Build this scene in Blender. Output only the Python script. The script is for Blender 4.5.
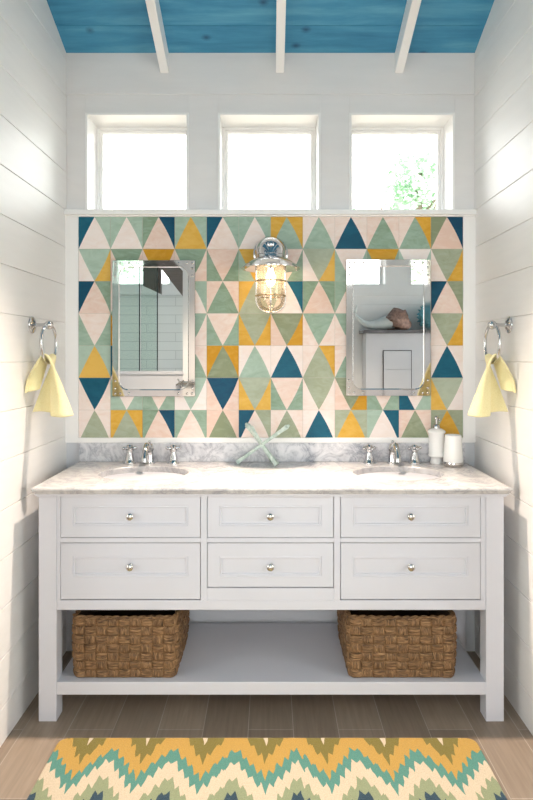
import bpy, bmesh, math, random
from math import sin, cos, pi, radians, sqrt
from mathutils import Vector, Matrix

random.seed(7)
for o in list(bpy.data.objects):
    bpy.data.objects.remove(o)
SC = bpy.context.scene
COL = SC.collection

# ------------------------------------------------------------------ camera
F = 575.0
CAM_Y, CAM_Z, CX, CY = -2.778, 1.436, 270.5, 354.0
cd = bpy.data.cameras.new('camera')
cam = bpy.data.objects.new('camera', cd)
COL.objects.link(cam)
cam.location = (0, CAM_Y, CAM_Z)
cam.rotation_euler = (pi / 2, 0, 0)
cd.sensor_fit = 'VERTICAL'
cd.sensor_height = 36.0
cd.lens = F / 800.0 * 36.0
cd.shift_x = (266.5 - CX) / 800.0
cd.shift_y = (CY - 400.0) / 800.0
cd.clip_start = 0.02
SC.camera = cam

# ------------------------------------------------------------------ view, world
SC.view_settings.view_transform = 'Standard'
SC.view_settings.look = 'None'
SC.view_settings.gamma = 1.0
SC.view_settings.use_curve_mapping = False
SC.view_settings.exposure = 0.10
SC.cycles.use_denoising = True
SC.cycles.max_bounces = 12
SC.cycles.diffuse_bounces = 6
SC.cycles.glossy_bounces = 6
SC.cycles.transparent_max_bounces = 16
SC.cycles.sample_clamp_indirect = 8.0
SC.cycles.caustics_reflective = False
SC.cycles.caustics_refractive = False

SKY = 7.0
w = bpy.data.worlds.new('overcast_sky')
SC.world = w
w.use_nodes = True
bg = w.node_tree.nodes['Background']
bg.inputs[0].default_value = (1.0, 0.985, 0.975, 1)
bg.inputs[1].default_value = SKY

# a ceiling downlight over the front edge of the counter (its can is built below)
ld = bpy.data.lights.new('downlight_lamp', 'SPOT')
ld.energy = 440
ld.color = (1.0, 0.83, 0.68)
ld.spot_size = radians(84)
ld.spot_blend = 0.6
ld.shadow_soft_size = 0.035
lo = bpy.data.objects.new('downlight_lamp', ld)
COL.objects.link(lo)
lo.location = (0.0, -0.40, 2.93)
lo.rotation_euler = (radians(-25), 0, 0)              # tipped towards the room

def portal(x, y, z, sx, sz, rot):
    a = bpy.data.lights.new('window_portal', 'AREA')
    a.shape = 'RECTANGLE'; a.size = sx; a.size_y = sz
    a.cycles.is_portal = True
    o = bpy.data.objects.new('window_portal', a)
    COL.objects.link(o)
    o.location = (x, y, z); o.rotation_euler = rot

# windows: (x0, x1, z0, z1)
BACK_WIN = [(-0.894, -0.394, 2.128, 2.600), (-0.254, 0.242, 2.128, 2.600), (0.380, 0.890, 2.128, 2.600)]
YB = -3.25                                             # wall behind the camera
REAR_WIN = [(-1.66, -1.04, 2.145, 2.66), (-0.70, -0.10, 2.145, 2.66), (0.42, 1.20, 2.145, 2.66), (1.45, 2.06, 2.145, 2.66)]
XS = 2.25                                              # half width of the room behind the camera
YJ = -0.75                                             # where the alcove ends
FILL_SIDE_WIN = (-2.95, -1.45, 0.75, 2.35)                  # y0, y1, z0, z1 of unseen windows added for light on both side walls
for (x0, x1, z0, z1) in BACK_WIN:
    portal((x0 + x1) / 2, 0.205, (z0 + z1) / 2, x1 - x0, z1 - z0, (-pi / 2, 0, 0))
for (x0, x1, z0, z1) in REAR_WIN:
    portal((x0 + x1) / 2, YB - 0.205, (z0 + z1) / 2, x1 - x0, z1 - z0, (pi / 2, 0, 0))
y0, y1, z0, z1 = FILL_SIDE_WIN
portal(-XS - 0.145, (y0 + y1) / 2, (z0 + z1) / 2, z1 - z0, y1 - y0, (0, -pi / 2, 0))
portal(XS + 0.145, (y0 + y1) / 2, (z0 + z1) / 2, z1 - z0, y1 - y0, (0, pi / 2, 0))

FILL_DOOR = (-0.48, 0.72, 2.04)                        # unseen glazed door added behind the camera for frontal light: x0, x1, top
portal((FILL_DOOR[0] + FILL_DOOR[1]) / 2, YB - 0.205, FILL_DOOR[2] / 2, FILL_DOOR[1] - FILL_DOOR[0], FILL_DOOR[2], (pi / 2, 0, 0))

# ------------------------------------------------------------------ materials
def srgb(r, g, b):
    def f(c):
        c /= 255.0
        return c / 12.92 if c <= 0.04045 else ((c + 0.055) / 1.055) ** 2.4
    return (f(r), f(g), f(b), 1.0)

class NT:
    def __init__(s, name):
        s.m = bpy.data.materials.new(name)
        s.m.use_nodes = True
        s.t = s.m.node_tree
        s.b = s.t.nodes['Principled BSDF']
        s.out = s.t.nodes['Material Output']
    def n(s, typ, **kw):
        nd = s.t.nodes.new(typ)
        for k, v in kw.items():
            setattr(nd, k, v)
        return nd
    def l(s, a, b):
        s.t.links.new(a, b)
    def coords(s, scale=(1, 1, 1), rot=(0, 0, 0), loc=(0, 0, 0)):
        tc = s.n('ShaderNodeTexCoord')
        mp = s.n('ShaderNodeMapping')
        mp.inputs['Scale'].default_value = scale
        mp.inputs['Rotation'].default_value = rot
        mp.inputs['Location'].default_value = loc
        s.l(tc.outputs['Object'], mp.inputs['Vector'])
        return mp.outputs['Vector']
    def noise(s, vec, scale, detail=4, rough=0.55, dist=0.0):
        nd = s.n('ShaderNodeTexNoise')
        nd.inputs['Scale'].default_value = scale
        nd.inputs['Detail'].default_value = detail
        nd.inputs['Roughness'].default_value = rough
        nd.inputs['Distortion'].default_value = dist
        if vec: s.l(vec, nd.inputs['Vector'])
        return nd.outputs['Fac']
    def ramp(s, fac, stops, interp='LINEAR'):
        nd = s.n('ShaderNodeValToRGB')
        cr = nd.color_ramp
        cr.interpolation = interp
        while len(cr.elements) > 1:
            cr.elements.remove(cr.elements[0])
        cr.elements[0].position = stops[0][0]; cr.elements[0].color = stops[0][1]
        for p, c in stops[1:]:
            e = cr.elements.new(p); e.color = c
        s.l(fac, nd.inputs['Fac'])
        return nd.outputs['Color']
    def math(s, op, a, b=None, c=None):
        nd = s.n('ShaderNodeMath', operation=op)
        for i, v in enumerate((a, b, c)):
            if v is None: continue
            if isinstance(v, (int, float)): nd.inputs[i].default_value = v
            else: s.l(v, nd.inputs[i])
        return nd.outputs[0]
    def mix(s, fac, a, b, mode='MIX'):
        nd = s.n('ShaderNodeMix', data_type='RGBA', blend_type=mode)
        for sock, v in ((nd.inputs[0], fac), (nd.inputs[6], a), (nd.inputs[7], b)):
            if isinstance(v, (int, float, tuple)): sock.default_value = v
            else: s.l(v, sock)
        return nd.outputs[2]
    def bump(s, h, strength=0.3, dist=0.002):
        nd = s.n('ShaderNodeBump')
        nd.inputs['Strength'].default_value = strength
        nd.inputs['Distance'].default_value = dist
        s.l(h, nd.inputs['Height'])
        s.l(nd.outputs[0], s.b.inputs['Normal'])
    def base(s, c):
        if isinstance(c, tuple): s.b.inputs['Base Color'].default_value = c
        else: s.l(c, s.b.inputs['Base Color'])
    def set(s, **kw):
        for k, v in kw.items():
            s.b.inputs[k.replace('_', ' ')].default_value = v
        return s

def painted(name, col, rough=0.5, var=0.03, scale=(1, 1, 1), nscale=6.0, bump=0.0):
    t = NT(name)
    v = t.coords(scale)
    n = t.noise(v, nscale, 5, 0.6)
    lo_ = tuple(max(0, c * (1 - var)) for c in col[:3]) + (1,)
    hi_ = tuple(min(1, c * (1 + var)) for c in col[:3]) + (1,)
    t.base(t.ramp(n, [(0.3, lo_), (0.7, hi_)]))
    t.set(Roughness=rough)
    if bump: t.bump(n, bump, 0.001)
    return t.m

def metal(name, col, rough):
    t = NT(name)
    n = t.noise(t.coords(), 30, 2)
    t.l(t.ramp(n, [(0.3, (rough * 0.8,) * 3 + (1,)), (0.7, (rough * 1.2,) * 3 + (1,))]), t.b.inputs['Roughness'])
    t.base(col)
    t.set(Metallic=1.0)
    return t.m

def see_through(name, tint, gloss=0.08, haze=0.0, haze_col=(1, 1, 1, 1)):
    t = NT(name)
    tr = t.n('ShaderNodeBsdfTransparent'); tr.inputs[0].default_value = tint
    gl = t.n('ShaderNodeBsdfGlossy'); gl.inputs['Roughness'].default_value = 0.02
    m1 = t.n('ShaderNodeMixShader')
    lw = t.n('ShaderNodeLayerWeight'); lw.inputs[0].default_value = 0.25
    t.l(t.math('MULTIPLY_ADD', lw.outputs['Fresnel'], 0.8, gloss * 0.4), m1.inputs[0])
    t.l(tr.outputs[0], m1.inputs[1]); t.l(gl.outputs[0], m1.inputs[2])
    last = m1
    if haze:
        tl = t.n('ShaderNodeBsdfTranslucent'); tl.inputs[0].default_value = haze_col
        m2 = t.n('ShaderNodeMixShader'); m2.inputs[0].default_value = haze
        t.l(m1.outputs[0], m2.inputs[1]); t.l(tl.outputs[0], m2.inputs[2])
        last = m2
    t.l(last.outputs[0], t.out.inputs['Surface'])
    t.m.use_transparent_shadow = True
    return t.m

M = {}
M['wall'] = painted('white_shiplap_paint', (0.80, 0.79, 0.78, 1), 0.42, 0.02, (0.6, 0.6, 6), 5)
M['upper'] = painted('white_board_paint', (0.80, 0.785, 0.785, 1), 0.5, 0.02, (1, 1, 5), 4)
M['trim'] = painted('white_trim_paint', (0.90, 0.895, 0.89, 1), 0.4, 0.01)
M['vanity'] = painted('pale_lavender_white_paint', (0.628, 0.630, 0.680, 1), 0.38, 0.012)
M['shaded_white'] = painted('shaded_white_wall', (0.62, 0.64, 0.68, 1), 0.7, 0.02)  # white wall with its bluish-grey shade put into the colour
M['dark'] = painted('recess_shade', (0.10, 0.10, 0.105, 1), 0.8, 0.05)  # dark colour standing in for shade inside gaps
M['chrome'] = metal('polished_chrome', (0.58, 0.58, 0.59, 1), 0.06)
M['nickel'] = metal('polished_nickel', (0.60, 0.58, 0.55, 1), 0.14)
M['plate'] = metal('polished_steel_plate', (0.66, 0.65, 0.64, 1), 0.045)
M['brass'] = metal('aged_brass', (0.55, 0.42, 0.26, 1), 0.25)
M['mirror'] = metal('mirror_silvering', (0.76, 0.775, 0.77, 1), 0.004)
M['ceramic'] = painted('white_ceramic', (0.86, 0.855, 0.84, 1), 0.12, 0.01)
M['window_glass'] = see_through('window_glass', (0.97, 0.985, 0.98, 1), 0.06)
M['shower_glass'] = see_through('shower_glass', (0.86, 0.93, 0.90, 1), 0.10)
M['glass_edge'] = painted('dark_glass_edge', (0.03, 0.045, 0.045, 1), 0.2, 0.1)
M['globe'] = see_through('lamp_glass', (1.0, 0.97, 0.92, 1), 0.12, 0.15, (1.0, 0.88, 0.70, 1))

def mk_bulb():
    t = NT('glowing_bulb')
    t.base((1, 0.9, 0.8, 1))
    t.b.inputs['Emission Color'].default_value = (1.0, 0.72, 0.44, 1)
    t.b.inputs['Emission Strength'].default_value = 30.0
    return t.m
M['bulb'] = mk_bulb()

def mk_can():
    t = NT('downlight_lens')
    t.b.inputs['Emission Color'].default_value = (1.0, 0.85, 0.68, 1)
    t.b.inputs['Emission Strength'].default_value = 4.0
    return t.m
M['lens'] = mk_can()

def mk_ceiling():
    t = NT('blue_stained_planks')
    v = t.coords((0.45, 4.0, 4.0))
    g = t.noise(v, 4, 7, 0.65, 0.25)
    c1 = t.ramp(g, [(0.25, srgb(36, 112, 152)), (0.5, srgb(62, 142, 180)), (0.75, srgb(96, 168, 198))])
    k = t.n('ShaderNodeTexVoronoi', voronoi_dimensions='2D'); k.inputs['Scale'].default_value = 2.7
    t.l(t.coords((1, 1.5, 1.0), loc=(0.62, 0.35, 0)), k.inputs['Vector'])
    spot = t.ramp(t.math('ADD', k.outputs['Distance'], t.math('MULTIPLY', t.math('SUBTRACT', g, 0.5), 0.10)), [(0.0, (0.9, 0.9, 0.9, 1)), (0.03, (0.55, 0.55, 0.55, 1)), (0.075, (0, 0, 0, 1))])
    t.base(t.mix(spot, c1, srgb(18, 70, 104)))
    t.set(Roughness=0.5)
    t.bump(g, 0.15, 0.002)
    return t.m
M['ceiling'] = mk_ceiling()

def mk_marble(name, base, vein, strength, scale):
    t = NT(name)
    v = t.coords((1, 1, 1.0))
    warp = t.noise(v, scale * 0.7, 5, 0.6, 0.8)
    n = t.noise(v, scale, 9, 0.62, 1.6)
    r = t.math('ABSOLUTE', t.math('SUBTRACT', n, 0.5))
    veins = t.ramp(r, [(0.0, (1, 1, 1, 1)), (0.035, (0.45,) * 3 + (1,)), (0.13, (0, 0, 0, 1))])
    cloud = t.ramp(warp, [(0.35, (0, 0, 0, 1)), (0.7, (1, 1, 1, 1))])
    f = t.math('MULTIPLY', t.math('MULTIPLY', veins, t.math('MULTIPLY_ADD', cloud, 0.85, 0.25)), strength)
    t.base(t.mix(f, t.mix(t.math('MULTIPLY', cloud, 0.35 * strength), base, vein), vein))
    t.set(Roughness=0.22)
    return t.m
M['marble'] = mk_marble('white_marble', (0.64, 0.615, 0.60, 1), (0.22, 0.225, 0.26, 1), 0.78, 9)
M['marble_splash'] = mk_marble('veined_marble', (0.80, 0.80, 0.83, 1), (0.24, 0.26, 0.32, 1), 0.85, 11)

def mk_tile(name, col, var):
    t = NT(name)
    tc = t.n('ShaderNodeTexCoord')
    sn = t.n('ShaderNodeVectorMath', operation='DIVIDE'); sn.inputs[1].default_value = (0.15413, 1e3, 0.1549)
    t.l(tc.outputs['Object'], sn.inputs[0])
    ad = t.n('ShaderNodeVectorMath', operation='ADD'); ad.inputs[1].default_value = (0.0, 0.5, 0.0)
    t.l(sn.outputs[0], ad.inputs[0])
    fl = t.n('ShaderNodeVectorMath', operation='FLOOR'); t.l(ad.outputs[0], fl.inputs[0])
    wn = t.n('ShaderNodeTexWhiteNoise', noise_dimensions='3D'); t.l(fl.outputs[0], wn.inputs['Vector'])
    v = t.coords((2.2, 1, 4.2), (0, 0.6, 0))
    sc = t.n('ShaderNodeVectorMath', operation='MULTIPLY_ADD')
    t.l(wn.outputs['Color'], sc.inputs[0]); sc.inputs[1].default_value = (9, 9, 9); t.l(v, sc.inputs[2])
    g = t.noise(sc.outputs[0], 7, 6, 0.62, 1.0)
    f = t.math('ADD', t.math('MULTIPLY', g, 0.55), t.math('MULTIPLY', wn.outputs['Value'], 0.45))
    t.base(t.ramp(f, [(0.28, var[0]), (0.5, col), (0.72, var[1])]))
    t.set(Roughness=0.5)
    t.b.inputs['Specular IOR Level'].default_value = 0.3
    return t.m
TILE_M = {
    'W': mk_tile('tile_stain_cream', srgb(238, 221, 212), (srgb(228, 198, 182), srgb(243, 233, 229))),
    'S': mk_tile('tile_stain_sage', srgb(154, 178, 160), (srgb(128, 152, 128), srgb(176, 198, 184))),
    'G': mk_tile('tile_stain_grey_sage', srgb(162, 170, 146), (srgb(136, 146, 116), srgb(178, 188, 168))),
    'Y': mk_tile('tile_stain_mustard', srgb(216, 166, 60), (srgb(200, 144, 22), srgb(226, 184, 92))),
    'T': mk_tile('tile_stain_teal', srgb(0, 82, 108), (srgb(0, 66, 96), srgb(16, 98, 122))),
    'B': painted('tile_side', srgb(196, 186, 172), 0.7),
}

def mk_floor():
    t = NT('wood_look_floor_planks')
    v = t.coords((1, 1, 1), (0, 0, pi / 2), (0.0, 0.085, 0))
    b = t.n('ShaderNodeTexBrick')
    b.offset = 0.37; b.offset_frequency = 2
    b.inputs['Scale'].default_value = 1.0
    b.inputs['Brick Width'].default_value = 0.92
    b.inputs['Row Height'].default_value = 0.172
    b.inputs['Mortar Size'].default_value = 0.0014
    b.inputs['Mortar Smooth'].default_value = 0.2
    b.inputs['Bias'].default_value = 0.0
    b.inputs['Color1'].default_value = (0.215, 0.166, 0.126, 1)
    b.inputs['Color2'].default_value = (0.30, 0.236, 0.180, 1)
    b.inputs['Mortar'].default_value = (0.40, 0.355, 0.30, 1)
    t.l(v, b.inputs['Vector'])
    g = t.noise(t.coords((14, 0.9, 1)), 4.5, 7, 0.6, 0.5)
    gr = t.ramp(g, [(0.25, (0.80, 0.79, 0.78, 1)), (0.75, (1.12, 1.12, 1.12, 1))])
    t.base(t.mix(1.0, b.outputs['Color'], gr, 'MULTIPLY'))
    t.set(Roughness=0.42)
    t.bump(b.outputs['Fac'], -0.3, 0.001)
    return t.m
M['floor'] = mk_floor()

RUG_Y0, RUG_X0 = -0.636, 0.088
def mk_rug():
    t = NT('ikat_wool_pile')
    tc = t.n('ShaderNodeTexCoord')
    sp = t.n('ShaderNodeSeparateXYZ'); t.l(tc.outputs['Object'], sp.inputs[0])
    # slight hand-made wobble
    wob = t.math('MULTIPLY', t.math('SUBTRACT', t.noise(tc.outputs['Object'], 7, 3), 0.5), 0.035)
    x = t.math('ADD', sp.outputs['X'], wob)
    d = t.math('ADD', t.math('MULTIPLY', sp.outputs['Y'], -1.0), t.math('MULTIPLY', wob, 0.8))   # distance towards the viewer
    P = 0.2165
    tri = t.math('MULTIPLY', t.math('PINGPONG', t.math('ADD', x, 50 * P), P / 2), 2 / P)        # 0 at peak .. 1 at valley
    # feathered ikat teeth: each thread bundle is shifted a little
    q = t.math('FLOOR', t.math('MULTIPLY', x, 1 / 0.0155))
    wn = t.n('ShaderNodeTexWhiteNoise', noise_dimensions='1D'); t.l(q, wn.inputs['W'])
    saw = t.math('PINGPONG', x, 0.0135)
    teeth = t.math('ADD', t.math('MULTIPLY', t.math('SUBTRACT', wn.outputs['Value'], 0.5), 0.012), t.math('MULTIPLY', saw, 2.6))
    u = t.math('ADD', t.math('SUBTRACT', d, t.math('MULTIPLY', tri, 0.140)), teeth)
    # band coordinate, repeated every 0.56 m
    f = t.math('FRACT', t.math('MULTIPLY', t.math('ADD', u, 0.62), 1 / 0.62))
    E = 0.62
    def pos(a): return ((a + 0.62) / 0.62) % 1.0
    cream, olive, yellow = srgb(224, 206, 178), srgb(130, 117, 44), srgb(202, 160, 72)
    teal, sage, navy = srgb(86, 148, 134), srgb(152, 162, 124), srgb(34, 68, 86)
    # u: -0.15 .. ; valley olive ends about -0.05
    stops = [(pos(-0.150), yellow), (pos(0.083), teal), (pos(0.143), cream), (pos(0.222), sage),
             (pos(0.285), navy), (pos(0.345), sage), (pos(0.40), cream), (0.0, yellow)]
    stops = sorted(stops, key=lambda s: s[0])
    c = t.ramp(f, stops, 'CONSTANT')
    near = t.math('LESS_THAN', d, 0.2)
    v2 = t.math('SUBTRACT', t.math('ADD', d, teeth), t.math('MULTIPLY', tri, 0.19))
    v3 = t.math('SUBTRACT', t.math('ADD', d, teeth), t.math('MULTIPLY', tri, 0.24))
    c = t.mix(t.math('MULTIPLY', near, t.math('LESS_THAN', v2, -0.040)), c, olive)
    c = t.mix(t.math('MULTIPLY', near, t.math('LESS_THAN', v3, -0.187)), c, cream)
    fuzz = t.noise(tc.outputs['Object'], 260, 3, 0.7)
    c2 = t.mix(1.0, c, t.ramp(fuzz, [(0.3, (0.58, 0.58, 0.58, 1)), (0.7, (0.88, 0.88, 0.88, 1))]), 'MULTIPLY')
    t.base(c2)
    t.set(Roughness=0.95)
    t.b.inputs['Sheen Weight'].default_value = 0.15
    t.bump(fuzz, 0.8, 0.004)
    return t.m
M['rug'] = mk_rug()
M['rug_back'] = painted('rug_binding', srgb(200, 178, 128), 0.9, 0.06, nscale=80)

def mk_fibre(name, scale):
    t = NT(name)
    v = t.coords(scale)
    n = t.noise(v, 30, 5, 0.65, 0.6)
    n2 = t.noise(t.coords(), 24, 3)
    c = t.ramp(n, [(0.32, srgb(54, 37, 22)), (0.45, srgb(110, 81, 52)), (0.58, srgb(148, 114, 78)), (0.74, srgb(192, 158, 116))])
    t.base(t.mix(1.0, c, t.ramp(n2, [(0.3, (0.72, 0.70, 0.68, 1)), (0.7, (1.08, 1.06, 1.02, 1))]), 'MULTIPLY'))
    t.set(Roughness=0.7)
    t.bump(n, 0.6, 0.004)
    return t.m
M['fib_h'] = mk_fibre('seagrass_across', (0.9, 0.9, 7))
M['fib_v'] = mk_fibre('seagrass_upright', (7, 7, 0.9))
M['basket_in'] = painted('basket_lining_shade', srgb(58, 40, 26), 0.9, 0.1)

def mk_towel():
    t = NT('pale_yellow_terry')
    n = t.noise(t.coords(), 330, 3, 0.7)
    t.base(t.ramp(n, [(0.3, srgb(230, 217, 156)), (0.7, srgb(247, 238, 194))]))
    t.set(Roughness=0.95)
    t.b.inputs['Sheen Weight'].default_value = 0.3
    t.bump(n, 0.7, 0.003)
    return t.m
M['towel'] = mk_towel()

def mk_verdigris():
    t = NT('verdigris_wash')
    n = t.noise(t.coords((1, 1, 1)), 38, 6, 0.7, 0.5)
    t.base(t.ramp(n, [(0.3, srgb(142, 162, 154)), (0.5, srgb(190, 206, 198)), (0.7, srgb(222, 230, 222))]))
    t.set(Roughness=0.7)
    t.bump(n, 0.4, 0.003)
    return t.m
M['verdigris'] = mk_verdigris()
M['grey_wood_shaded'] = painted('grey_stained_shaded_wood', srgb(112, 104, 100), 0.6, 0.12, (1, 1, 6), 12)  # grey wood stain, darkened to hold the shade under the soffit
M['slab'] = painted('dark_grey_stone', srgb(104, 102, 104), 0.4, 0.08, nscale=20)
M['fish_pale'] = painted('pale_glazed_ceramic', srgb(212, 218, 218), 0.3, 0.10, nscale=14)
M['fish_brown'] = painted('rough_brown_ceramic', srgb(150, 120, 108), 0.7, 0.5, nscale=40, bump=0.8)
M['urchin'] = painted('teal_blue_glaze', srgb(104, 170, 186), 0.35, 0.3, nscale=25)
M['cabinet'] = painted('white_cabinet_paint', (0.60, 0.60, 0.63, 1), 0.45, 0.015)
M['bark'] = painted('grey_bark', srgb(110, 98, 84), 0.9, 0.2, nscale=20)
M['leaf'] = painted('fresh_green_leaf', srgb(166, 196, 166), 0.6, 0.25, nscale=9)
M['ground'] = painted('pale_gravel', srgb(186, 180, 166), 0.9, 0.1, nscale=14)
def mk_shower_tile():
    t = NT('white_shower_tile')
    b = t.n('ShaderNodeTexBrick'); b.offset = 0.5
    b.inputs['Scale'].default_value = 1.0
    b.inputs['Brick Width'].default_value = 0.60
    b.inputs['Row Height'].default_value = 0.092
    b.inputs['Mortar Size'].default_value = 0.003
    b.inputs['Color1'].default_value = (0.80, 0.82, 0.80, 1); b.inputs['Color2'].default_value = (0.77, 0.79, 0.77, 1)
    b.inputs['Mortar'].default_value = (0.56, 0.58, 0.57, 1)
    tc = t.n('ShaderNodeTexCoord'); sp = t.n('ShaderNodeSeparateXYZ'); cb = t.n('ShaderNodeCombineXYZ')
    t.l(tc.outputs['Object'], sp.inputs[0])
    t.l(t.math('ADD', sp.outputs['X'], sp.outputs['Y']), cb.inputs['X']); t.l(sp.outputs['Z'], cb.inputs['Y'])
    t.l(cb.outputs[0], b.inputs['Vector'])
    t.base(b.outputs['Color']); t.set(Roughness=0.25)
    return t.m
M['shower_tile'] = mk_shower_tile()

# ------------------------------------------------------------------ mesh helpers
ORIGIN = {}

class MB:
    def __init__(s):
        s.v, s.f, s.m = [], [], []
    def add(s, vs, fs, m=0):
        k = len(s.v)
        s.v += [Vector(p) for p in vs]
        s.f += [[i + k for i in f] for f in fs]
        s.m += [m] * len(fs)
        return s
    def box(s, x0, x1, y0, y1, z0, z1, m=0):
        x0, x1 = sorted((x0, x1)); y0, y1 = sorted((y0, y1)); z0, z1 = sorted((z0, z1))
        vs = [(x0, y0, z0), (x1, y0, z0), (x1, y1, z0), (x0, y1, z0), (x0, y0, z1), (x1, y0, z1), (x1, y1, z1), (x0, y1, z1)]
        return s.add(vs, [(0, 3, 2, 1), (4, 5, 6, 7), (0, 1, 5, 4), (1, 2, 6, 5), (2, 3, 7, 6), (3, 0, 4, 7)], m)
    def lathe(s, prof, c, segs=32, axis='Z', m=0, sx=1.0, sy=1.0):
        """prof: (r, h) pairs from start to end; r = 0 closes."""
        c = Vector(c)
        rings, vs = [], []
        for r, h in prof:
            if r < 1e-6:
                rings.append([len(vs)]); vs.append((0, 0, h))
            else:
                ring = []
                for i in range(segs):
                    a = 2 * pi * i / segs
                    ring.append(len(vs)); vs.append((r * cos(a) * sx, r * sin(a) * sy, h))
                rings.append(ring)
        fs = []
        for A, B in zip(rings, rings[1:]):
            for i in range(segs):
                j = (i + 1) % segs
                if len(A) == 1 and len(B) == 1: continue
                if len(A) == 1: fs.append((A[0], B[j], B[i]))
                elif len(B) == 1: fs.append((A[i], A[j], B[0]))
                else: fs.append((A[i], A[j], B[j], B[i]))
        out = []
        for x, y, z in vs:
            if axis == 'Z': p = (x, y, z)
            elif axis == 'Y': p = (x, -z, y)          # height runs towards -y
            elif axis == 'X': p = (z, x, y)
            out.append(Vector(p) + c)
        return s.add(out, fs, m)
    def tube(s, pts, rad, segs=12, closed=False, m=0, caps=True, square=False):
        pts = [Vector(p) for p in pts]
        n = len(pts)
        if not isinstance(rad, (list, tuple)): rad = [rad] * n
        tang = []
        for i in range(n):
            a = pts[(i - 1) % n] if (closed or i > 0) else pts[i]
            b = pts[(i + 1) % n] if (closed or i < n - 1) else pts[i]
            tang.append((b - a).normalized())
        ref = Vector((0, 0, 1)) if abs(tang[0].z) < 0.9 else Vector((1, 0, 0))
        u = tang[0].cross(ref).normalized()
        vs, fs = [], []
        for i in range(n):
            u = (u - tang[i] * u.dot(tang[i])).normalized()
            w_ = tang[i].cross(u)
            for k in range(segs):
                a = 2 * pi * (k + (0.5 if square else 0)) / segs
                vs.append(pts[i] + (u * cos(a) + w_ * sin(a)) * rad[i])
        for i in range(n if closed else n - 1):
            j = (i + 1) % n
            for k in range(segs):
                l = (k + 1) % segs
                fs.append((i * segs + k, i * segs + l, j * segs + l, j * segs + k))
        if caps and not closed:
            fs.append(tuple(range(segs))[::-1]); fs.append(tuple((n - 1) * segs + k for k in range(segs)))
        return s.add(vs, fs, m)
    def ball(s, c, r, segs=16, rings=8, m=0, sz=1.0):
        prof = [(r * sin(pi * i / rings), -r * cos(pi * i / rings) * sz) for i in range(rings + 1)]
        prof[0] = (0, -r * sz); prof[-1] = (0, r * sz)
        return s.lathe(prof, c, segs, m=m)
    def build(s, name, mats, parent=None, at=None, bevel=0.0, smooth=None, seg=2, kind=None, solid=0.0, sub=0):
        org = ORIGIN[parent.name] if parent is not None else Vector(at if at else (0, 0, 0))
        me = bpy.data.meshes.new(name)
        me.from_pydata([p - org for p in s.v], [], s.f)
        if not isinstance(mats, (list, tuple)): mats = [mats]
        for m in mats: me.materials.append(m)
        for p, m in zip(me.polygons, s.m): p.material_index = m
        bm = bmesh.new(); bm.from_mesh(me)
        bmesh.ops.recalc_face_normals(bm, faces=bm.faces)
        bm.to_mesh(me); bm.free()
        if smooth is not None:
            for p in me.polygons: p.use_smooth = True
            me.set_sharp_from_angle(angle=radians(smooth))
        me.update()
        o = bpy.data.objects.new(name, me)
        COL.objects.link(o)
        if parent is not None: o.parent = parent
        else: o.location = org
        ORIGIN[o.name] = org
        if solid:
            md = o.modifiers.new('thickness', 'SOLIDIFY'); md.thickness = solid; md.offset = 0
        if sub:
            md = o.modifiers.new('smooth', 'SUBSURF'); md.levels = sub; md.render_levels = sub
        if bevel:
            md = o.modifiers.new('bevel', 'BEVEL'); md.width = bevel; md.segments = seg; md.limit_method = 'ANGLE'; md.angle_limit = radians(40)
            md.harden_normals = False
        if kind: o['kind'] = kind
        return o

def tag(o, label, cat, group=None):
    o['label'] = label; o['category'] = cat
    if group: o['group'] = group
    return o
def thing(name, loc, label, cat, group=None):
    o = bpy.data.objects.new(name, None)
    o.empty_display_size = 0.1
    COL.objects.link(o)
    o.location = loc
    ORIGIN[o.name] = Vector(loc)
    return tag(o, label, cat, group)
def struct(name, mb, mats, **kw):
    return mb.build(name, mats, kind='structure', **kw)

# ------------------------------------------------------------------ the room shell
XW = 0.9855
ZC, SL = 2.888, 0.42                                    # ceiling height at the back wall and its slope
YR = YB / 2                                             # ridge
def zc(y): return ZC + SL * (-y if y > YR else (y - YB))

struct('floor', MB().box(-XS - .2, XS + .2, YB - .2, 0.2, -0.08, 0.0), M['floor'])

def shiplap(m, axis, pos, out, a0, a1, z_top, holes=(), top=None):
    """boards 0.1815 high with open seams; seams pass z = 2.312"""
    H, gap = 0.1815, 0.0020
    z = 2.312 - 13 * H
    while z < z_top:
        lo_, hi_ = max(0.0, z + gap / 2), min(z_top, z + H - gap / 2)
        if hi_ > lo_ + 0.01:
            if axis == 'X': m.box(pos, pos + out, a0, a1, lo_, hi_)
            else: m.box(a0, a1, pos, pos + out, lo_, hi_)
        z += H

# alcove side walls: boards up to the sloped ceiling
for name, sgn in (('wall_left', -1), ('wall_right', 1)):
    m = MB()
    shiplap(m, 'X', sgn * XW, sgn * 0.008, YJ, 0.12, 3.45)
    m.box(sgn * (XW + 0.006), sgn * (XW + 0.10), YJ, 0.12, 0, 3.45)
    struct(name, m, M['wall'], bevel=0.0015, seg=1)

# upper back wall with three window openings
m = MB()
zt = 2.69
m.box(-XW, XW, -0.004, 0.20, zt, ZC + 0.03)             # frieze board, a little proud
xs = [-XW] + [v for wn in BACK_WIN for v in wn[:2]] + [XW]
for i in range(0, len(xs), 2):
    m.box(xs[i], xs[i + 1], 0, 0.20, 2.06, zt)
for (x0, x1, z0, z1) in BACK_WIN:
    m.box(x0, x1, 0, 0.20, z1, zt)
struct('wall_back', m, M['upper'], bevel=0.0015, seg=1)
m = MB().box(-XW, XW, 0.0, 0.20, 0, 2.06)
struct('wall_behind_vanity', m, M['shaded_white'])

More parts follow.
